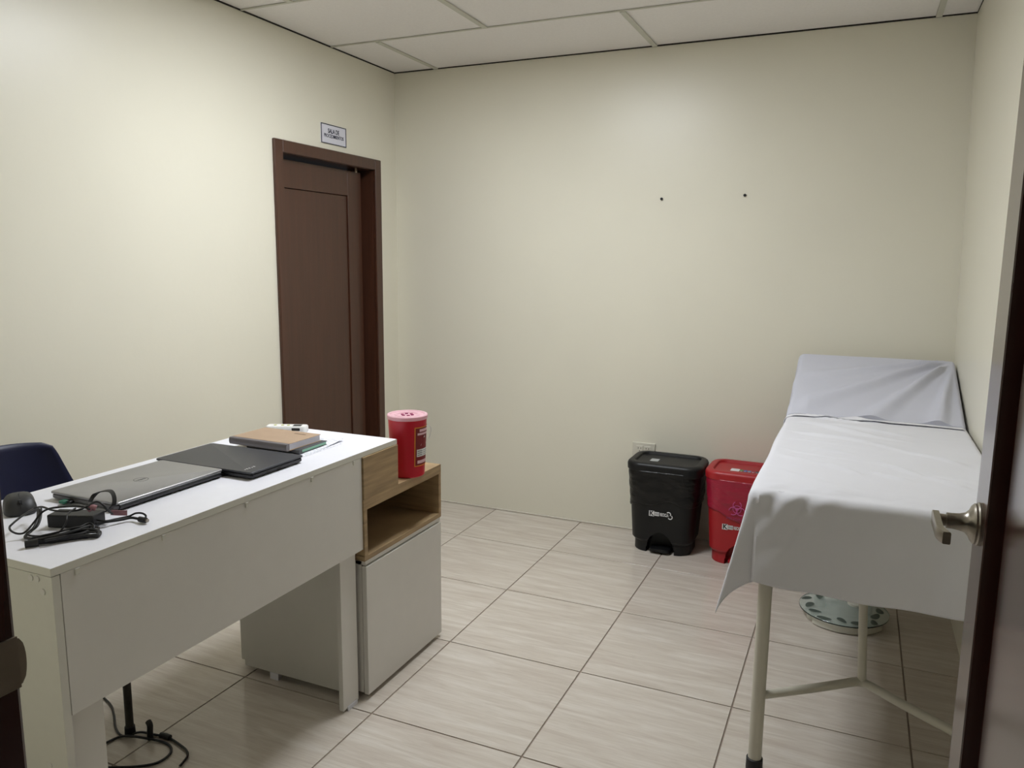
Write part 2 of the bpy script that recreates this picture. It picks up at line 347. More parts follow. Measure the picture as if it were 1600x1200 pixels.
# screws and outlet on the back wall
for x, z, l in ((.38, 1.722, 'left of the two small black screws on the bare back wall'), (.778, 1.730, 'right of the two small black screws on the bare back wall')):
    bm = lathe([(.003, .001), (.0068, -.003), (.0068, -.006), (.003, -.008)], 14, 'y', (x, YB, z)); bmesh.ops.recalc_face_normals(bm, faces=bm.faces)
    tag(obj('wall_screw', bm, M_rubber, loc=(x, YB, z), smooth=True), l, 'screw', 'screws in the back wall')
ot = thing('power_outlet', 'cream double power outlet on the back wall behind the black bin', 'outlet', (.337, YB, .445))
M_out = mat('cream_outlet_plastic', 'd9d5c6', .4, var=.01, vscale=40)
obj('plate', B(.277, .397, YB-.009, YB, .408, .482, .003, 2), M_out, ot)
for x in (.316, .358):
    s = obj('socket', B(x-.0185, x+.0185, YB-.012, YB-.008, .424, .466, .002, 1), M_out, ot)
    bm = bmesh.new()
    for dx, z0, z1 in ((-.007, .449, .457), (.007, .449, .457)): box(bm, x+dx-.0012, x+dx+.0012, YB-.0125, YB-.0115, z0, z1)
    lathe([(.0025, -.0125), (.0025, -.0115)], 10, 'y', (x, YB, .438), bm); obj('slot', bm, M_dark, s)

# ------------------------------------------------------------------ desk
dk = thing('desk', 'long white desk with a hanging front panel', 'desk', (-.3, -.35, 0))
ZT = .8255; DXF = -.057; DXB = -.56; DY0_, DY1_ = -.958, .257
obj('desk_top', B(DXB, DXF, DY0_, DY1_, ZT-.0165, ZT, .0008, 1), M_white, dk)
obj('edge_band', B(DXF, DXF+.0006, DY0_, DY1_, ZT-.0163, ZT-.0004), M_edge, dk)
obj('edge_band', B(DXB, DXF, DY0_-.0006, DY0_, ZT-.0163, ZT-.0004), M_edge, dk)
obj('side_panel', B(DXB+.01, DXF-.0005, DY0_+.001, DY0_+.018, .004, ZT-.0185, .0006, 1), M_edge, dk)
obj('front_panel', B(DXF-.0165, DXF-.0005, DY0_+.0195, .056, .512, ZT-.0172, .0006, 1), M_panel, dk)
obj('leg_return', B(DXF-.036, DXF-.020, DY0_+.019, -.856, .004, ZT-.018, .0006, 1), M_panel, dk)
obj('leg_return', B(DXF-.036, DXF-.020, -.040, .040, .008, ZT-.018, .0006, 1), M_panel, dk)
sd = obj('side_panel', B(-.54, DXF-.038, .030, .046, .024, ZT-.018, .0006, 1), M_panel, dk)
for x in (-.43, -.14): obj('foot', B(x, x+.035, .0285, .046, 0, .0238), M_white, dk)
obj('foot', B(DXF-.0195, DXF-.0165, -.02, .03, 0, .014), M_white, dk)
for x, z in ((-.116, .797), (-.098, .798), (-.084, .774), (-.11, .40)):
    obj('screw_cap', lathe([(.0065, -.0012), (.0065, .001)], 18, 'y', (x, DY0_, z)), M_panel, dk)
for y in (-.905, -.696, -.439, -.184, .016):
    obj('corner_clip', B(DXF-.0008, DXF+.0024, y-.004, y+.006, ZT-.031, ZT-.018, .0008, 1), M_edge, dk)
    
# cabinet with oak shelf box beyond the desk
cb = thing('storage_cabinet', 'white cabinet with an open oak shelf box at the end of the desk', 'cabinet', (-.3, .30, 0))
CXF = -.052
bm = bmesh.new(); box(bm, -.585, CXF-.018, .062, .078, .02, .468); box(bm, -.585, CXF-.018, .527, .543, .02, .468); box(bm, -.585, CXF-.018, .078, .527, .02, .036); box(bm, -.585, CXF-.004, .062, .543, .457, .470); box(bm, -.585, -.57, .078, .527, .036, .457)
obj('carcass', bm, M_panel, cb)
obj('door', B(CXF-.017, CXF, .062, .543, .016, .452, .0008, 1), M_panel, cb)
obj('plinth', B(-.56, CXF-.05, .09, .515, 0, .02), M_dark, cb)
Z0 = .472
obj('shelf_bottom', B(-.56, CXF, .055, .545, Z0, Z0+.016, .0006, 1), M_oak, cb)
obj('shelf_top', B(-.56, CXF, .055, .545, .638, .672, .0006, 1), M_oak, cb)
obj('shelf_side', B(-.56, CXF, .057, .073, Z0+.016, .638), M_oak, cb)
obj('shelf_side', B(-.56, CXF, .528, .544, Z0+.016, .638), M_oak, cb)
obj('shelf_back', B(-.56, -.548, .073, .528, Z0+.016, .638), M_oak, cb)
obj('riser_panel', B(CXF-.02, CXF, .0585, .255, .6725, ZT-.018), M_oak, cb)
obj('riser_side', B(-.56, CXF-.02, .239, .255, .6725, ZT-.018), M_oak, cb)

# ------------------------------------------------------------------ sharps container
sc = thing('sharps_container', 'round red sharps container with pink lid standing on the oak shelf box', 'sharps container', (-.087, .374, .6725))
R0, R1, H = .0575, .0665, .205
obj('body', lathe([(0, 0), (R0-.004, 0), (R0, .004), (R1, H)], 56), M_sharps, sc, local=True, smooth=True)
ld = obj('lid', lathe([(R1-.003, H-.004), (R1+.003, H-.004), (R1+.0035, H+.008), (R1+.001, H+.011), (R1-.006, H+.011), (R1-.009, H+.007), (.045, H+.007), (.043, H+.0095), (.036, H+.0095), (.034, H+.006), (.0, H+.006)], 56), M_lidpink, sc, local=True, smooth=True)
for i in range(6):
    a = i*PI/3+.2
    obj('drop_hole', lathe([(.0055, H+.0062), (.0055, H+.009), (.003, H+.0095)], 12, 'z', (.018*math.cos(a), .018*math.sin(a), 0)), mat('magenta_lid_marks', 'a04a6e', .4, var=.05, vscale=40), ld, local=True, smooth=True)
def on_cyl(x, z, d): # label coordinates x along the rim, z up, d outwards; label faces +X side of the room
    r = R0+(R1-R0)*z/H + .0006 + d; a = LA + x/.063
    return Vector((r*math.cos(a), r*math.sin(a), z))
LA = .06
def cpatch(x0, x1, z0, z1, d, nu=14, nv=4): return grid(bmesh.new(), nu, nv, lambda u, v: on_cyl(x0+(x1-x0)*u, z0+(z1-z0)*v, d))
M_lab = mat('dark_red_label', '7c1018', .5, var=.03, vscale=40); M_or = mat('orange_label_border', 'e08a2c', .5, var=.03, vscale=40)
lb = obj('label', cpatch(-.043, .043, .042, .176, .0002), M_lab, sc, local=True)
bm = bmesh.new()
for a in ((-.045, .045, .040, .0435), (-.045, .045, .1745, .178), (-.045, -.0415, .0435, .1745), (.0415, .045, .0435, .1745)): merge(bm, cpatch(*a, .0006))
obj('border', bm, M_or, lb, local=True)
obj('white_box', cpatch(-.036, .036, .074, .100, .0007), M_print, lb, local=True)
bm = bmesh.new()
for zz in (.079, .086, .093): merge(bm, cpatch(-.033, -.012, zz, zz+.002, .0011))
for zz in (.079, .086, .093): merge(bm, cpatch(-.005, .030, zz, zz+.0012, .0011))
obj('form_lines', bm, M_navyprint, lb, local=True)
for x0, x1, z0, z1 in ((-.026, .026, .161, .170), (-.034, .034, .1495, .157), (-.033, .033, .050, .061)):
    obj('print_line', cpatch(x0, x1, z0, z1, .0008), mat('pale_pink_print', 'e9c0c8', .5, var=.02, vscale=40), lb, local=True)
tri = bmesh.new(); vs = [tri.verts.new(on_cyl(x, z, .0008)) for x, z in ((-.020, .112), (.020, .112), (0, .146))]; tri.faces.new(vs); obj('warning_triangle', tri, M_print, lb, local=True)
obj('tie', tube([on_cyl(.012, .176, .001), on_cyl(.02, .172, .012), on_cyl(.03, .155, .016), on_cyl(.036, .125, .010)], .0009, 6), M_print, sc, local=True, smooth=True)

# ------------------------------------------------------------------ things on the desk
ZD = ZT + .0004
def laptop(name, label, cx, cy, rz, wid, dep, lidmat, basemat):
    t = thing(name, label, 'laptop', (cx, cy, ZD), rz)          # local: x = width, -y = hinge edge
    def slab(z0, z1, ins, r, b=.001):
        rs = [rrect(wid/2-ins-b, dep/2-ins-b, r, 6, z0), rrect(wid/2-ins, dep/2-ins, r, 6, z0+b), rrect(wid/2-ins, dep/2-ins, r, 6, z1-b), rrect(wid/2-ins-b, dep/2-ins-b, r, 6, z1)]
        return loft(bmesh.new(), rs)
    obj('base', slab(.003, .0155, .002, .008, .003), basemat, t, local=True, smooth=True)
    obj('lid', slab(.0160, .0215, 0, .008, .0012), lidmat, t, local=True, smooth=True)
    obj('foot', B(-wid/2+.03, wid/2-.03, -dep/2+.012, -dep/2+.02, 0, .0035), M_rubber, t, local=True)
    return t
l1 = laptop('laptop', 'silver closed laptop with round logo nearest the tangled cables', -.345, -.503, PI/2, .335, .228, M_silver, mat('grey_laptop_base', '6b6a6a', .4, metal=.4, var=.03, vscale=30))
# hinge edge faces +X of the room
obj('hinge', tube([(-.158, -.1095, .0098), (.158, -.1095, .0098)], .0078, 14, smoothp=False), M_blk, l1, local=True, smooth=True)
lg = obj('logo', lathe([(.0185, .0213), (.0185, .0217), (.0165, .0217), (.0165, .0213)], 40, 'z', (0, 0, 0), cap=False), mat('dark_logo', '4a4a4c', .3, metal=.6, var=.02, vscale=30), l1, local=True)
obj('lettering', text_bm('DELL', .0115, (0, 0, .0216), (-1, 0, 0), (0, -1, 0), 1.0, .0003, .0002), MATS['dark_logo'], lg, local=True)
for x in (-.075,): 
    u = thing('usb_receiver', 'tiny green and black plug in the side of the silver laptop', 'usb plug', (-.3935, -.672, ZD+.007))
    obj('shell', B(-.4015, -.3855, -.690, -.672, ZD+.0035, ZD+.0105, .001, 1), mat('green_plastic', '1f6a50', .5, var=.05, vscale=30), u)
    obj('plug', B(-.384, -.372, -.682, -.671, ZD+.005, ZD+.010, .0008, 1), M_blk, u)
l2 = laptop('laptop', 'charcoal closed laptop between the silver laptop and the notebooks', -.312, -.2255, PI, .352, .214, M_char, M_blk)
for i, h in enumerate((.004, .007, .007, .004, .007)): obj('logo_mark', B(-.140, -.140+h, .088-i*.009, .0905-i*.009, .0213, .0217), M_print, l2, local=True)
for y in (-.01, .035): obj('port', B(-.1752, -.1735, y, y+.012, .006, .0095), M_dark, l2, local=True)

# notebooks, papers, remote
def book(name, label, x0, x1, y0, y1, z0, z1, rz, cover, page, spine):
    cx, cy = (x0+x1)/2, (y0+y1)/2; t = thing(name, label, 'notebook', (cx, cy, z0), rz); h = z1-z0; a, b = (x1-x0)/2, (y1-y0)/2
    obj('pages', B(-a+.002, a-.003, -b+.003, b-.003, .002, h-.002), page, t, local=True)
    bm = B(-a, a, -b, b, 0, .0018, .0006, 1); box(bm, -a, a, -b+.006, b, h-.0018, h, .0006, 1); obj('cover', bm, cover, t, local=True)
    bm = bmesh.new(); rs = []
    for i in range(9):
        an = PI/2+PI*i/8; rs.append((-b+.001+.005*math.cos(an), h/2+(h/2)*math.sin(an)))
    loft(bm, [[Vector((x, y, z)) for y, z in rs]+[Vector((x, -b+.010, .0)), Vector((x, -b+.010, h))] for x in (-a, a)]); bmesh.ops.recalc_face_normals(bm, faces=bm.faces)
    obj('spine', bm, spine, t, local=True); return t
M_page = mat('white_pages', 'dcdbe4', .7, var=.05, vscale=20, stretch=(1, 1, 60)); M_kraft = mat('kraft_cover', 'ab9279', .7, var=.03, vscale=30); M_gsp = mat('grey_spine', '7d787b', .6, var=.03, vscale=30)
M_green = mat('mint_page_edges', 'a0d6bc', .6, var=.04, vscale=30, stretch=(1, 1, 40)); M_bk = mat('dark_grey_cover', '4b4c4d', .6, var=.05, vscale=30)
book('notebook', 'thin dark notebook with mint green page edges under the kraft notebook', -.405, -.205, -.055, .083, ZD+.0014, ZD+.0145, .03, M_bk, M_green, M_bk)
nb = book('notebook', 'kraft brown notebook with grey spine on top of the stack', -.450, -.222, -.083, .074, ZD+.015, ZD+.037, -.02, M_kraft, M_page, M_gsp)
obj('title', B(.033, .077, .046, .053, .0218, .0222), mat('brown_print', '6d543f', .6, var=.02, vscale=30), nb, local=True)

def paper_mat():
    m = bpy.data.materials.new('printed_paper'); m.use_nodes = True; n = m.node_tree.nodes; L = m.node_tree.links; p = n['Principled BSDF']
    tc = n.new('ShaderNodeTexCoord'); br = n.new('ShaderNodeTexBrick'); br.inputs['Scale'].default_value = 1; br.inputs['Brick Width'].default_value = .021; br.inputs['Row Height'].default_value = .0085; br.inputs['Mortar Size'].default_value = .0028; br.inputs['Mortar Smooth'].default_value = 0
    br.inputs['Color1'].default_value = lin(hx('7f869f')); br.inputs['Color2'].default_value = lin(hx('cfd2de')); br.inputs['Mortar'].default_value = lin(hx('f0f0f3'))
    L.new(tc.outputs['Object'], br.inputs['Vector']); L.new(br.outputs[0], p.inputs['Base Color']); p.inputs['Roughness'].default_value = .7; return m
M_paper = paper_mat()
def paper(label, x0, x1, y0, y1, z, rz, curl):
    bm = bmesh.new()
    def f(u, v):
        a = (u-.5)*(x1-x0); b = (v-.5)*(y1-y0); e = max(0, u+v*.7-1.15)
        return Vector((a, b, curl*e*e))
    grid(bm, 14, 14, f); o = obj('paper_sheet', bm, M_paper); o.location = ((x0+x1)/2, (y0+y1)/2, z); o.rotation_euler = (0, 0, rz); solidify(o, .0003, 1)
    return tag(o, label, 'paper', 'papers beside the notebooks')
paper('upper printed paper with a lifted corner, half under the notebooks', -.39, -.188, -.045, .150, ZD+.0008, .05, .03)
paper('lower printed paper, its edge just showing beside the notebooks', -.385, -.178, -.070, .125, ZD+.0001, .0, .0)
rm = thing('remote_control', 'white handheld remote with small dark display behind the notebooks', 'remote', (-.452, .186, ZD), .40)
rs = [rrect(.070-i, .022-i, .012-i, 6, z) for i, z in ((.003, 0), (0, .004), (0, .018), (.003, .022))]
M_rem = mat('white_remote_plastic', 'e9e8e4', .4, var=.01, vscale=30)
obj('body', loft(bmesh.new(), rs), M_rem, rm, local=True, smooth=True)
obj('display', B(.022, .050, -.0225, -.0208, .008, .017), M_dark, rm, local=True)
obj('display_top', B(.022, .050, -.012, .012, .0215, .0225), M_dark, rm, local=True)
for x in (-.04, -.015, .005): obj('button', lathe([(.005, .0215), (.005, .0235), (.003, .024)], 14, 'z', (x, .0, 0)), mat('lime_button', 'b9bd6a', .5, var=.03, vscale=30), rm, local=True, smooth=True)

# mouse
ms = thing('computer_mouse', 'black computer mouse at the near corner of the desk', 'computer mouse', (-.442, -.757, ZD), 1.05)
def mouse_ring(z, k, lift=0): return [Vector((p.x*1.0, p.y, z)) for p in rrect(.033*k, .052*k, .026*k, 8, z)]
bm = bmesh.new(); rings = []
for i in range(13):
    f = i/12; a = f*PI/2; k = math.cos(a)**.55 if f < 1 else .02; rings.append([Vector((p.x, p.y+.006*f, .004+.036*math.sin(a)*(1-.22*((p.y-.0)/.06)**2))) for p in rrect(.033*max(k, .05), .052*max(k, .05), .026*max(k, .05), 8)])
rings.insert(0, rrect(.030, .049, .024, 8, 0)); loft(bm, rings)
mb = obj('shell', bm, mat('matte_black_mouse', '2a2a2c', .5, var=.04, vscale=30), ms, local=True, smooth=True)
obj('scroll_wheel', lathe([(.002, -.004), (.009, -.003), (.009, .003), (.002, .004)], 18, 'x', (0, -.033, .026)), M_rubber, ms, local=True, smooth=True)
obj('seam', tube([(0, -.050, .016), (0, -.043, .026), (0, -.02, .037), (0, .0, .0405)], .0007, 6), M_rubber, ms, local=True)

# charger with its cables
ch = thing('power_adapter', 'black laptop charger with a tangle of coiled cables', 'charger', (-.23, -.78, ZD))
pA, pB = Vector((-.2753, -.8086, 0)), Vector((-.1822, -.7733, 0)); ex = (pB-pA).normalized(); ey = Vector((-ex.y, ex.x, 0))
bm = B(0, .105, 0, .046, 0, .029, .003, 2)
for v in bm.verts: v.co = pA + ex*v.co.x + ey*v.co.y + Vector((0, 0, ZD+v.co.z))
obj('brick', bm, M_cable, ch)
CB = {
'A': ([(-0.3413, -0.7893, 0.8555), (-0.3145, -0.8352, 0.8555), (-0.2903, -0.8725, 0.8535), (-0.2843, -0.8837, 0.8495), (-0.2691, -0.89, 0.8455), (-0.2632, -0.8798, 0.8375), (-0.2531, -0.8712, 0.8405), (-0.2554, -0.8487, 0.8555), (-0.2545, -0.8324, 0.8705), (-0.2488, -0.8128, 0.8755), (-0.2204, -0.7845, 0.8755), (-0.2023, -0.7739, 0.8735), (-0.1826, -0.7739, 0.8705)], .0022),
'B': ([(-0.3413, -0.7893, 0.8555), (-0.305, -0.7959, 0.8655), (-0.2656, -0.8017, 0.8655), (-0.2227, -0.8043, 0.8695), (-0.198, -0.7895, 0.8715), (-0.1932, -0.7714, 0.8755), (-0.1897, -0.7519, 0.8805), (-0.1753, -0.7479, 0.8755), (-0.1712, -0.7396, 0.8605), (-0.178, -0.7223, 0.8455)], .0022),
'C': ([(-0.3104, -0.8014, 0.8605), (-0.2753, -0.8283, 0.8505), (-0.2575, -0.8515, 0.8405), (-0.2603, -0.8644, 0.8315), (-0.247, -0.8763, 0.8305), (-0.2253, -0.8773, 0.8315), (-0.2052, -0.8636, 0.8315), (-0.1869, -0.841, 0.8325), (-0.1783, -0.8133, 0.8375), (-0.1739, -0.7892, 0.8405), (-0.1599, -0.7911, 0.8375), (-0.1548, -0.7985, 0.8335)], .0034),
'D': ([(-0.2035, -0.7911, 0.8755), (-0.183, -0.8242, 0.8755), (-0.168, -0.8391, 0.8655), (-0.1887, -0.8343, 0.8455), (-0.1941, -0.8426, 0.8375)], .0018),
'E': ([(-0.2038, -0.8947, 0.8325), (-0.1915, -0.8785, 0.8345), (-0.1764, -0.8554, 0.8375), (-0.1687, -0.8292, 0.8385), (-0.158, -0.8049, 0.8365), (-0.1427, -0.7927, 0.8335), (-0.1335, -0.7909, 0.8315), (-0.1236, -0.8048, 0.8305), (-0.1407, -0.8172, 0.8305), (-0.1578, -0.838, 0.8305), (-0.1785, -0.8686, 0.8305), (-0.1971, -0.8886, 0.8315)], .004),
'F': ([(-0.2, -0.8915, 0.8375), (-0.1819, -0.8724, 0.8395), (-0.1647, -0.8493, 0.8415), (-0.1579, -0.8178, 0.8435), (-0.1628, -0.7916, 0.8415), (-0.1551, -0.7933, 0.8375), (-0.1477, -0.8217, 0.8365), (-0.1611, -0.8523, 0.8375), (-0.1756, -0.8839, 0.8375)], .0034),
'G': ([(-0.1872, -0.7571, 0.8415), (-0.1663, -0.75, 0.8395), (-0.1637, -0.7281, 0.8375), (-0.1584, -0.7078, 0.8365), (-0.153, -0.6987, 0.8375), (-0.1462, -0.6889, 0.8415), (-0.1283, -0.6869, 0.8435), (-0.121, -0.6834, 0.8375), (-0.1154, -0.692, 0.8335)], .0022),
'H': ([(-0.1754, -0.7667, 0.8375), (-0.1666, -0.7421, 0.8355), (-0.1576, -0.717, 0.8335), (-0.1495, -0.6986, 0.8335), (-0.1256, -0.6969, 0.8335), (-0.1118, -0.6951, 0.8335)], .003)}
for k, dx, dy, dz, r in (('E', .004, -.003, .004, .0026), ('F', -.006, .004, -.003, .003), ('E', -.008, .006, .006, .0022), ('C', .005, .004, .005, .002)):
    CB[k+str(dx)] = ([(x+dx+random.uniform(-.002, .002), y+dy+random.uniform(-.002, .002), max(z+dz, ZD+r)) for x, y, z in CB[k][0]], r)
for k, (p, r) in CB.items(): obj('cable', tube(p, r, 8), M_cable, ch, smooth=True)
obj('plug', tube([(-.2025, -.908, .8335), (-.196, -.899, .8338), (-.188, -.889, .8345)], .0075, 12), M_cable, ch, smooth=True)
pl = obj('plug', tube([(-.1256, -.6969, .8335), (-.116, -.697, .8335), (-.1057, -.697, .8335)], .0062, 12), M_cable, ch, smooth=True)
obj('tip', tube([(-.1057, -.697, .8335), (-.100, -.697, .8335)], .004, 12, smoothp=False), M_steel, pl, smooth=True)
obj('strap', ribbon([(-0.2579, -0.7148, 0.8605), (-0.264, -0.6994, 0.8705), (-0.2465, -0.6942, 0.8805), (-0.2181, -0.6932, 0.8855), (-0.1911, -0.7056, 0.8805), (-0.1802, -0.7157, 0.8655), (-0.1956, -0.7176, 0.8505), (-0.2062, -0.7209, 0.8455)], .009, .0022, side=Vector((.5, .85, .2))), M_cable, ch)
M_pink = mat('dusty_pink_tag', '9d6f74', .6, var=.04, vscale=30)
obj('tag', tube([(-.196, -.768, .866), (-.190, -.762, .8705), (-.184, -.757, .868)], .0065, 10), M_pink, ch, smooth=True)
obj('tag', ribbon([(-.197, -.712, .843), (-.186, -.70, .840), (-.172, -.690, .839)], .012, .0012), M_pink, ch)

# ------------------------------------------------------------------ chair behind the desk and cables under it
cr = thing('chair', 'navy blue plastic chair pushed under the far side of the white desk', 'chair', (-.78, -.525, 0))
bm = bmesh.new()
def shell(u, v):
    t = (u-.5)*2; z = .55+.330*v; hw = .232-.095*max(0, v-.15)/.85 
    y = t*hw; zz = z-(.012*t*t if v > .5 else 0)*(v-.5)*2 -(.010*max(0, abs(t)-.85)/.15*max(0, v-.9)/.1)
    return Vector((-.86+.05*t*t-.03*v+.02*(1-v)**2, y-.525, zz))
grid(bm, 24, 16, shell); bk = obj('backrest', bm, M_navy, cr, smooth=True); solidify(bk, .006, 0)
bm = bmesh.new(); grid(bm, 20, 20, lambda u, v: Vector((-.85+.36*u, -.525+(v-.5)*.43, .455+.01*(2*v-1)**2-.02*max(0, u-.85)/.15)))
se = obj('seat', bm, M_navy, cr, smooth=True); solidify(se, .008, 0)
M_leg = mat('worn_black_tube', '26241f', .5, var=.7, vscale=70, stretch=(1, 1, .5))
for x, y, dx in ((-.594, -.393, 0), (-.594, -.66, 0), (-.90, -.36, .03), (-.90, -.69, .03)):
    lg_ = obj('leg', tube([(x+dx, y, .45), (x+dx*.5, y, .22), (x, y, .012)], .0115, 12), M_leg, cr, smooth=True)
    obj('rubber_foot', lathe([(.0145, 0), (.0155, .004), (.0145, .026), (.011, .027)], 16, 'z', (x, y, 0)), M_rubber, lg_, smooth=True)
for y in (-.695, -.355): obj('back_post', tube([(-.87, y, .46), (-.885, y, .55), (-.885, y, .62)], .010, 10), M_leg, cr, smooth=True)
fc = thing('floor_cable', 'thin black cable with inline switch and bare end on the floor under the desk', 'cable', (-.5, -.38, 0))
obj('cord', tube([(-0.8872, -0.2785, 0.004), (-0.7809, -0.3114, 0.004), (-0.721, -0.3461, 0.004), (-0.6518, -0.3954, 0.005), (-0.5972, -0.4154, 0.006), (-0.5686, -0.3817, 0.006), (-0.5275, -0.3715, 0.005), (-0.4815, -0.3658, 0.006), (-0.4557, -0.366, 0.005), (-0.4157, -0.3747, 0.005), (-0.376, -0.3862, 0.005), (-0.352, -0.4042, 0.005), (-0.3416, -0.4279, 0.005), (-0.3358, -0.447, 0.005)], .0034, 8), M_cable, fc, smooth=True)
obj('switch', tube([(-.497, -.368, .008), (-.482, -.366, .009), (-.462, -.366, .008)], .0085, 10), M_cable, fc, smooth=True)
obj('wire_end', tube([(-.3358, -.447, .005), (-.333, -.458, .004), (-.336, -.466, .003)], .0016, 6), M_steel, fc, smooth=True)
fc = thing('floor_cable', 'black cable looped on the floor under the desk with an upright plug', 'cable', (-.5, -.45, 0))
obj('cord', tube([(-0.6178, -0.4897, 0.004), (-0.6139, -0.4475, 0.004), (-0.6048, -0.4242, 0.005), (-0.582, -0.4185, 0.012), (-0.5453, -0.4069, 0.012), (-0.4983, -0.3907, 0.006), (-0.4582, -0.3855, 0.004), (-0.4268, -0.3948, 0.004), (-0.4071, -0.4152, 0.004), (-0.402, -0.4448, 0.004), (-0.4135, -0.472, 0.004), (-0.4496, -0.501, 0.004), (-0.4956, -0.5253, 0.004), (-0.5576, -0.5569, 0.004)], .0036, 8), M_cable, fc, smooth=True)
bm = tube([(-.519, -.386, .0), (-.519, -.386, .022), (-.517, -.386, .044), (-.528, -.382, .052)], .0085, 10); obj('plug', bm, M_cable, fc, smooth=True)

# ------------------------------------------------------------------ pedal bins
def pedal_bin(name, label, cx, cy, rz, body, bagm, bag_low, red):
    t = thing(name, label, 'trash bin', (cx, cy, 0), rz)
    N = 20
    def sec(hw, hd, z, r=.07): return rrect(hw, hd, r, N, z)
    prof = [(.138, .112, 0), (.140, .114, .004), (.140, .114, .052), (.147, .121, .060), (.152, .126, .068)]
    for i in range(1, 40): f = i/39; prof.append((.152+.022*f, .126+.008*f, .068+f*(.425-.068)))
    # subdivide lower part for a clean arch
    P = []
    for a, b in zip(prof, prof[1:]):
        k = max(1, int((b[2]-a[2])/.004)) if a[2] < .12 else 1
        P += [tuple(a[j]+(b[j]-a[j])*q/k for j in range(3)) for q in range(k)]
    P.append(prof[-1]); bm = bmesh.new(); rings = []
    def dens(pts):     # even spacing along the outline
        out = []
        for a, b in zip(pts, pts[1:]+pts[:1]):
            k = max(1, int((b-a).length/.006)); out += [a.lerp(b, q/k) for q in range(k)]
        return out
    n0 = None
    for hw, hd, z in P:
        pts = sec(hw, hd, z); ks = [max(1, int((b-a).length/.005)) for a, b in zip(sec(.15, .125, 0), sec(.15, .125, 0)[1:]+sec(.15, .125, 0)[:1])]
        ring = []
        for (a, b), k in zip(zip(pts, pts[1:]+pts[:1]), ks): ring += [a.lerp(b, q/k) for q in range(k)]
        for p in ring:
            if p.y < -hd+.03:
                aw = .066; h = .098
                if abs(p.x) < aw and z < h*math.sqrt(max(0, 1-(p.x/aw)**2))+.012: p.y = -.060
        rings.append(ring)
    loft(bm, rings); obj('body', bm, body, t, local=True, smooth=True)
    bm = bmesh.new(); rings = []
    for s, z in ((.0, .012), (0, .02), (.002, .026), (.012, .03)):
        rings.append([Vector((p.x, p.y-.098, z)) for p in rrect(.052-s, .035-s, .02, 6)])
    loft(bm, rings); obj('pedal', bm, body, t, local=True, smooth=True)
    # liner pulled over the rim
    bm = bmesh.new(); rings = []; m = 26
    for i in range(m+1):
        f = i/m; ring = []
        ztop = .428
        for p in dens(rrect(.15, .125, .07, N)):
            u = p.x/.15; front = p.y < 0
            low = bag_low(u) if front else bag_low(u)
            z = low+(ztop-low)*f; ff = max(0, (z-.068)/(.425-.068)); sx = (.152+.022*ff)/.15; sy = (.126+.008*ff)/.125
            q = Vector((p.x*sx, p.y*sy, z)); nrm = Vector((p.x/.15**2, p.y/.125**2, 0)).normalized()
            d = .0025+.0045*noise.noise(Vector((p.x*16, p.y*16, z*26)))*(1 if 0 < f < 1 else .3)+.003*abs(noise.noise(Vector((p.x*8+5, p.y*8, z*60+p.x*40))))+.003
            ring.append(q+nrm*d)
        rings.append(ring)
    loft(bm, rings, False, False); bag = obj('liner', bm, bagm, t, local=True, smooth=True); solidify(bag, .0008, 0)
    # lid
    hw, hd = .186, .140
    def lr(i, z, tilt=0): return [Vector((p.x, p.y, z+tilt*(p.y/hd)-(0 if z > .44 else .006*math.sin(p.x/hw*2.2)))) for p in rrect(hw-i, hd-i, max(.075-i, .01), N)]
    rings = [lr(.014, .418), lr(.006, .416), lr(.001, .420), lr(0, .45), lr(.004, .460), lr(.012, .466), lr(.030, .468), lr(.036, .466), lr(.040, .456), lr(.06, .455)]
    ld = obj('lid', loft(bmesh.new(), rings), body, t, local=True, smooth=True)
    t.scale = (1, 1, .968)
    # printed mark on the front
    yy = -.1375
    def fy(z): return -(.126+.008*max(0, (z-.068)/.357))-.0066
    lz = .213 if not red else .195
    lo = -.055 if not red else -.085
    y = fy(lz)+(0 if not red else .0045); pr = bmesh.new()
    def plate(x0, x1, z0, z1): box(pr, x0, x1, y-.0006, y, z0, z1)
    plate(lo, lo+.026, lz-.014, lz+.014); plate(lo+.0275, lo+.050, lz-.010, lz+.010)
    mk = obj('brand_mark', pr, M_print, t, local=True)
    obj('lettering', text_bm('K', .032, (lo+.013, y-.0008, lz), (1, 0, 0), (0, 0, 1), .95, .001, .0002), M_rubber, mk, local=True)
    bm = bmesh.new()
    for k in range(4): box(bm, lo+.030+k*.005, lo+.033+k*.005, y-.0012, y-.0006, lz-.006, lz+.006)
    obj('small_print', bm, mat('grey_print', '8f9092', .6, var=.02, vscale=30), mk, local=True)
    obj('lettering', text_bm('RECICLA', .0215, (lo+.0535, y-.0006, lz-.001), (1, 0, 0), (0, 0, 1), .50, .0007, .0002, align='LEFT'), M_print, mk, local=True)
    bm = bmesh.new()
    for c, a0, a1 in (((lo+.096, lz+.006), 2.4, -.6), ((lo+.104, lz-.008), -2.6, .9)):
        pts = [(c[0]+.010*math.cos(a0+(a1-a0)*i/8), y-.0006, c[1]+.010*math.sin(a0+(a1-a0)*i/8)) for i in range(9)]
        ribbon(pts, .005, .0006, bm, 2, side=Vector((0, 0, 1))) if False else tube(pts, .0024, 6, bm, 2)
    obj('arrow_mark', bm, M_print, mk, local=True)
    return t, ld
kb, kl = pedal_bin('pedal_bin', 'black pedal bin with black liner below the wall outlet', .503, 1.850, .0, M_black, M_bagk, lambda u: .255+.02*math.sin(2.3*u+1)+.008*math.sin(7*u), False)
obj('sticker', B(-.085, -.045, -.035, .015, .4552, .4558), mat('clear_silver_sticker', 'b9bcbd', .25, var=.05, vscale=30), kl, local=True)
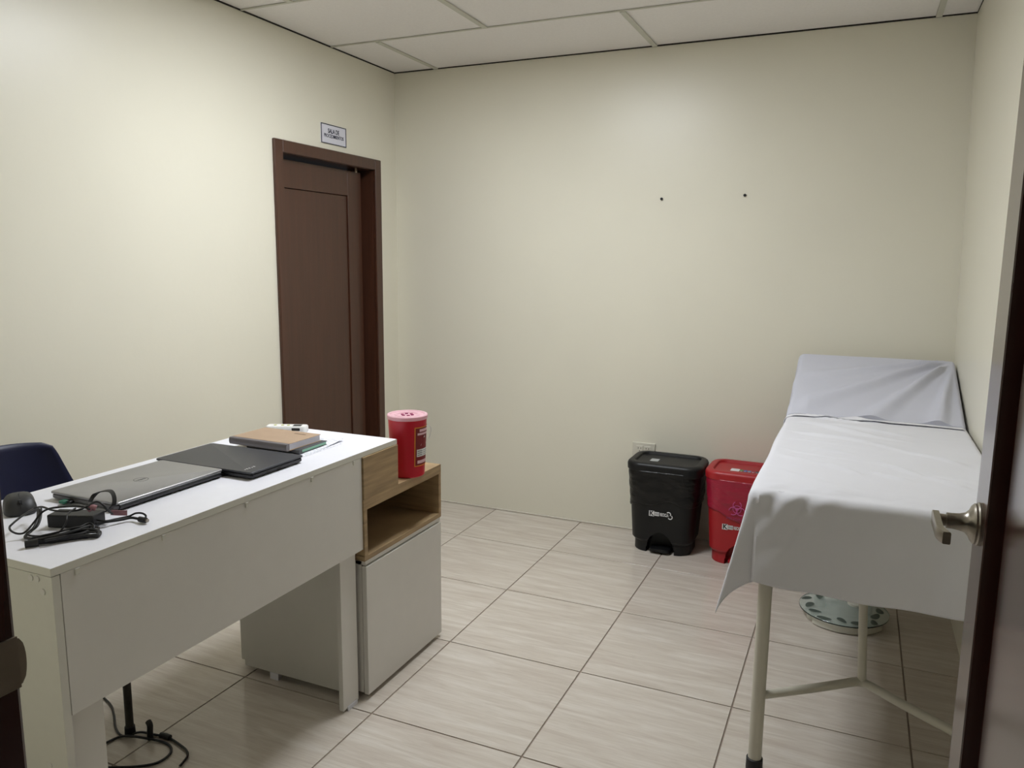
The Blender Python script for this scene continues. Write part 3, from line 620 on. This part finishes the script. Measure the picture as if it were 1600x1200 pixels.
rb, rl = pedal_bin('pedal_bin', 'red pedal bin with biohazard liner beside the bed', .884, 1.850, -.02, M_red, M_bagr, lambda u: .212+.05*(u-.45)**2 if u > -.6 else .212+.05*1.1+.02*(-.6-u), True)
st_ = obj('sticker', B(-.075, -.035, -.05, -.005, .4552, .4558), M_print, rl, local=True)
cols = ['4c8a57', '3f62a8', '6d7f9c', 'a0485c', '4e4a52']
for i, c in enumerate(cols): obj('icon', B(-.033+i*.018, -.018+i*.018, -.045+.0, -.012, .4552, .4558), mat('icon_'+c, c, .5, var=.05, vscale=30), rl, local=True)
bm = bmesh.new()
for i in range(5): lathe([(.0035, .4553), (.0035, .4562)], 10, 'z', (-.026+i*.018, -.041, 0), bm)
obj('icon_dot', bm, M_print, rl, local=True)
# biohazard print on the red liner
M_bio = mat('magenta_print', 'c4508e', .5, var=.04, vscale=30); bm = bmesh.new(); by = -.1405; bz = .292; bx = -.02
def arc(cx, cz, r, a0, a1, w_, n=18): tube([(cx+r*math.cos(a0+(a1-a0)*i/n), by, cz+r*math.sin(a0+(a1-a0)*i/n)) for i in range(n+1)], w_, 6, bm, 1)
for i in range(3):
    a = PI/2+i*2*PI/3; arc(bx+.020*math.cos(a), bz+.020*math.sin(a), .0185, a+.55-0, a-.55+2*PI, .0022); 
arc(bx, bz, .0185, 0, 2*PI, .0017); arc(bx, bz, .006, 0, 2*PI, .0018)
obj('biohazard_print', bm, M_bio, rb, local=True)
obj('lettering', text_bm('PELIGRO', .017, (bx-.005, by, .243), (1, 0, 0), (0, 0, 1), 1.25, 0, .0003), mat('dull_magenta_print', '9a3a66', .5, var=.03, vscale=30), rb, local=True)

# ------------------------------------------------------------------ glass bathroom scale under the bed
gs = thing('bathroom_scale', 'round glass bathroom scale with leaf pattern on the floor under the bed', 'scale', (1.34, 1.365, 0))
M_glass = mat('green_tint_glass', 'c2d2ca', .05, spec=.6, alpha=.38, var=.01, vscale=30)
obj('glass_plate', lathe([(.166, .034), (.1675, .0355), (.1675, .0395), (.166, .041), (0, .041)], 64), M_glass, gs, local=True, smooth=True)
obj('rim', lathe([(.1676, .0355), (.1682, .0355), (.1682, .0395), (.1676, .0395)], 64, cap=False), mat('dark_green_glass_edge', '10201a', .2, var=.05, vscale=30), gs, local=True)
M_scw = mat('white_scale_base', 'd5d4c8', .45, var=.02, vscale=30)
bm = bmesh.new()
for z0, z1 in ((.004, .032),):
    rs = []
    for i in range(25):
        a = -2.35+1.9*i/24; rs.append([Vector((r*math.cos(a), r*math.sin(a), z)) for r, z in ((.120, z0), (.157, z0), (.160, z1), (.118, z1))])
    loft(bm, rs)
bmesh.ops.recalc_face_normals(bm, faces=bm.faces); obj('base_arc', bm, M_scw, gs, local=True, smooth=True)
for a in (.8, 2.4, 3.6): obj('foot', lathe([(.022, .0), (.022, .033)], 18, 'z', (.125*math.cos(a), .125*math.sin(a), 0)), M_scw, gs, local=True, smooth=True)
obj('display_cap', lathe([(.032, .0415), (.032, .049), (.028, .052), (0, .052)], 32, 'z', (.045, .055, 0)), M_scw, gs, local=True, smooth=True)
M_leaf = mat('grey_green_leaf_print', '4c5851', .4, var=.1, vscale=30)
for i in range(14):
    a = i*2*PI/14+.2; r = .135+.014*math.sin(i*2.3); an = a+PI/2+.9*math.sin(i*1.7); L_ = .027+.006*math.sin(i*3.1)
    pts = []
    for j in range(12):
        tt = 2*PI*j/12; x, y = L_*math.cos(tt), L_*.5*math.sin(tt)*(1-.35*math.cos(tt)); pts.append(Vector((r*math.cos(a)+x*math.cos(an)-y*math.sin(an), r*math.sin(a)+x*math.sin(an)+y*math.cos(an), 0)))
    pts = [p*(min(1, .162/p.length)) for p in pts]
    obj('leaf_print', loft(bmesh.new(), [[p+Vector((0, 0, .0411)) for p in pts], [p+Vector((0, 0, .0415)) for p in pts]]), M_leaf, gs, local=True)

# ------------------------------------------------------------------ examination bed
bd = thing('examination_bed', 'narrow examination bed with cream tube legs and raised headrest', 'bed', (1.40, 1.05, 0))
BX0, BX1, BY0, BYH, BZ = 1.105, 1.682, .215, 1.36, .812
M_vinyl = mat('black_vinyl', '222226', .4, var=.04, vscale=30)
obj('mattress', B(BX0, BX1, BY0, BYH-.01, BZ-.06, BZ, .012, 3), M_vinyl, bd, smooth=True)
HY, HZ = 1.90, .990
bm = B(BX0, BX1, 0, 1, -.05, 0); hl = math.hypot(HY-BYH, HZ-BZ); ang = math.atan2(HZ-BZ, HY-BYH)
bm.free(); bm = B(BX0, BX1, 0, hl, -.05, 0, .012, 3)
bmesh.ops.rotate(bm, verts=bm.verts, cent=(0, 0, 0), matrix=Matrix.Rotation(ang, 3, 'X')); bmesh.ops.translate(bm, verts=bm.verts, vec=(0, BYH, BZ))
obj('headrest', bm, M_vinyl, bd, smooth=True)
bm = bmesh.new(); zf = BZ-.078
for x in (1.14, 1.66): tube([(x, .224, zf), (x, 1.86, zf)], .017, 12, bm, smoothp=False)
for y in (.224, 1.2, 1.86): tube([(1.14, y, zf), (1.66, y, zf)], .017, 12, bm, smoothp=False)
obj('frame', bm, M_tube, bd, smooth=True)
for x, y in ((1.132, .224), (1.655, .224), (1.132, 1.80), (1.655, 1.80)):
    g = obj('leg', tube([(x, y, zf), (x, y, .03), (x, y, .004)], .0185, 16, smoothp=False), M_tube, bd, smooth=True)
    obj('rubber_foot', lathe([(.022, 0), (.023, .004), (.0225, .036), (.0188, .038)], 20, 'z', (x, y, 0)), M_rubber, g, smooth=True)
def brace(pts, k=8): return tube(pts, .0125, 12, None, k)
obj('brace', brace([(1.140, .229, .226), (1.28, .335, .226), (1.345, .388, .226), (1.375, .412, .226), (1.392, .418, .226), (1.409, .412, .226), (1.44, .388, .226), (1.505, .335, .226), (1.648, .229, .226)]), M_tube, bd, smooth=True)
obj('brace', brace([(1.140, 1.795, .226), (1.28, 1.69, .226), (1.375, 1.622, .226), (1.392, 1.615, .226), (1.409, 1.622, .226), (1.505, 1.69, .226), (1.648, 1.795, .226)]), M_tube, bd, smooth=True)
obj('strut', tube([(1.394, .42, .23), (1.367, .42, zf)], .012, 14, smoothp=False), M_tube, bd, smooth=True)
obj('strut', tube([(1.392, 1.612, .23), (1.392, 1.612, zf)], .012, 14, smoothp=False), M_tube, bd, smooth=True)

# sheet over the lying surface
ST = BZ + .006
W_ = BX1-BX0+.012; X0_ = BX0-.006; Yf = BY0-.008
def edge(d):          # overhang length d>0 -> (outwards, drop) around a rounded edge
    R = .022; a = d/R
    if a < PI/2: return R*math.sin(a), R*(1-math.cos(a))
    return R+.035*max(0, d-R*PI/2), R+(d-R*PI/2)
CREASES = [[(0.063, 0.777), (0.29, 0.696), (0.461, 0.582)], [(0.299, 0.434), (0.412, 0.333), (0.509, 0.235)], [(0.161, 0.343), (0.251, 0.27)], [(0.285, 0.317), (0.377, 0.252)], [(0.112, 0.568), (0.223, 0.547)], [(0.151, 0.99), (0.402, 0.9)], [(0.335, 0.678), (0.528, 0.505)]]
def crease(a, b):
    z = 0
    for l in CREASES:
        for (x0, y0), (x1, y1) in zip(l, l[1:]):
            dx, dy = x1-x0, y1-y0; L2 = dx*dx+dy*dy; t = ((a-x0)*dx+(b-y0)*dy)/L2
            if -.1 < t < 1.1:
                d = abs((a-x0)*dy-(b-y0)*dx)/math.sqrt(L2); z = max(z, .0065*math.exp(-(d/.011)**2)*min(1, (t+.1)*4, (1.1-t)*4))
    return z
def sheet(a, b):      # a: across (0..W_ on top), b: along (0 at the front edge)
    sx = -a if a < 0 else 0; rx = a-W_ if a > W_ else 0; sy = -b if b < 0 else 0
    x = X0_+min(max(a, 0), W_); y = Yf+max(b, 0); z = ST
    side = sx or rx; sg_ = -1 if sx else 1
    if side and sy:
        rho = math.hypot(side, sy); th = math.atan2(sy, side); o, d = edge(rho)
        fl_ = math.sin(2*th)**2
        k = .20*fl_ if sg_ < 0 else .04*fl_
        h = max(0, d-.015)*k; d2 = math.sqrt(max(d*d-h*h*.9, 0)); dirx, diry = math.cos(th), math.sin(th)
        tw = .5*(dirx+.75)
        x += sg_*(o*dirx+h*(.93 if sg_ < 0 else .2)); y -= o*diry+h*.42; z -= d2
    elif side:
        o, d = edge(side); x += sg_*(o if sg_ < 0 else min(o, .012)); z -= d
        if sg_ < 0: x -= .010*math.sin(b*11)*min(1, side/.15)
    elif sy:
        o, d = edge(sy); y -= o; z -= d
        y -= min(1, d/.2)*(.010*math.sin(a*13+1)+.006*math.sin(a*29))
        z += (.010*math.sin(a*9+2.2)-.02*max(0, a-.25))*min(1, d/.2)**3
    else:
        fx_ = min(1, a/.06, (W_-a)/.06); fy_ = min(1, b/.05)
        s = a*.35+b
        z += crease(a, b)+fx_*fy_*(.008*noise.noise(Vector((a*2.2+b*.6, b*7-a*2.0, 3.1)))+.014*max(0, .16-abs(noise.noise(Vector((a*1.3, b*9+a*3.2, 8.2)))))/.16*max(0, noise.noise(Vector((a*3, b*3, 5)))+.15))
        # short gathered pleats at the front edge
        z += .004*math.exp(-((b-.035)/.03)**2)*noise.noise(Vector((a*24-b*16, 1.3, 0)))
    # slanting gathers near the front left corner
    if sy and not side:
        e = math.exp(-((a-.05)/.12)**2)*math.exp(-sy/.10); y -= .008*e*math.sin((a*.8+sy*.55)*95)
    return Vector((x, y, z))
HL, HF, HR, LL = .25, .262, .22, 1.125
us = [-HL+(W_+HL+HR)*i/110 for i in range(111)]; vsn = [-HF+(LL+HF)*i/150 for i in range(151)]
def lvl(u): return us[0]+(us[-1]-us[0])*u
bm = bmesh.new(); grid(bm, 140, 210, lambda u, v: sheet(-HL+(W_+HL+HR)*u, -HF+(LL+HF)*v))
bs = obj('bed_sheet', bm, M_sheet, loc=(1.4, .75, ST), smooth=True); solidify(bs, .0016, 1)
for p in bs.data.polygons: p.use_smooth = True
tag(bs, 'white sheet covering the flat part of the bed, hanging over its front end', 'sheet')
def hem(u, v):
    a = -HL+(W_+HL+HR)*u; b = LL-.042+.045*v; p = sheet(a, b)
    n_ = Vector((0, 0, 1)) if 0 <= a <= W_ else Vector((-1 if a < 0 else .2, 0, 0))
    return p + n_*(.0042+.0022*(1-v)**2+.0012*math.sin(a*7))
bm = grid(bmesh.new(), 90, 6, hem); hm = obj('hem', bm, M_sheet, bs, smooth=True); solidify(hm, .0014, 1)

# second sheet over the headrest
tdir = Vector((0, math.cos(ang), math.sin(ang))); tnor = Vector((0, -math.sin(ang), math.cos(ang)))
HLEN = hl+.01
def hsheet(a, b):     # b: 0 at the hinge .. HLEN at the top, then over the back
    t_ = min(max(b, -.05), HLEN); base = Vector((0, BYH, BZ)) + tdir*t_ + tnor*.008
    if b < 0: base = Vector((0, BYH+b, BZ+.0035))
    x = X0_+min(max(a, 0), W_); off = 0
    p = Vector((x, base.y, base.z)); fa = min(1, max(0, min(a, W_-a))/.05); fb = min(1, max(0, b)/.08)
    if b > HLEN:
        e = b-HLEN; R = .02; q = e/R
        if q < PI/2: p.y += R*math.sin(q); p.z -= R*(1-math.cos(q))
        else: p.y += R; p.z -= R+e-R*PI/2
    side = -a if a < 0 else (a-W_ if a > W_ else 0)
    if side:
        o, d = edge(side); sg_ = -1 if a < 0 else 1; p.x += sg_*min(o*(1.0 if sg_ < 0 else .7), .03); p.z -= d
        if sg_ < 0: p.x -= .008*math.sin(b*26)*min(1, side/.1)
    elif 0 < b <= HLEN:
        # folds fanning out from the upper right corner
        dx = W_+.02-a; dy = HLEN+.02-b; th = math.atan2(dy, dx); rd = math.hypot(dx, dy)
        win = max(0, min(1, (rd-.03)/.12))*max(0, min(1, (th-.28)/.2))*max(0, min(1, (1.62-th)/.2))
        f_ = (.5+.5*math.cos(2*(th*9.2-.4)))**3
        p += tnor*(.028*f_*win*min(1, .2/rd+.35)*fa + .003*noise.noise(Vector((a*5, b*9, 2)))*fa*fb)
    return p
bm = bmesh.new(); HS = .20; HB = .16
grid(bm, 200, 160, lambda u, v: hsheet(-HS+(W_+HS*2)*u, -.04+(HLEN+HB+.04)*v))
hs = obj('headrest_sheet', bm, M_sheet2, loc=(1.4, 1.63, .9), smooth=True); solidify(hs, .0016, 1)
for p in hs.data.polygons: p.use_smooth = True
tag(hs, 'creased white sheet draped over the raised headrest of the bed', 'sheet')
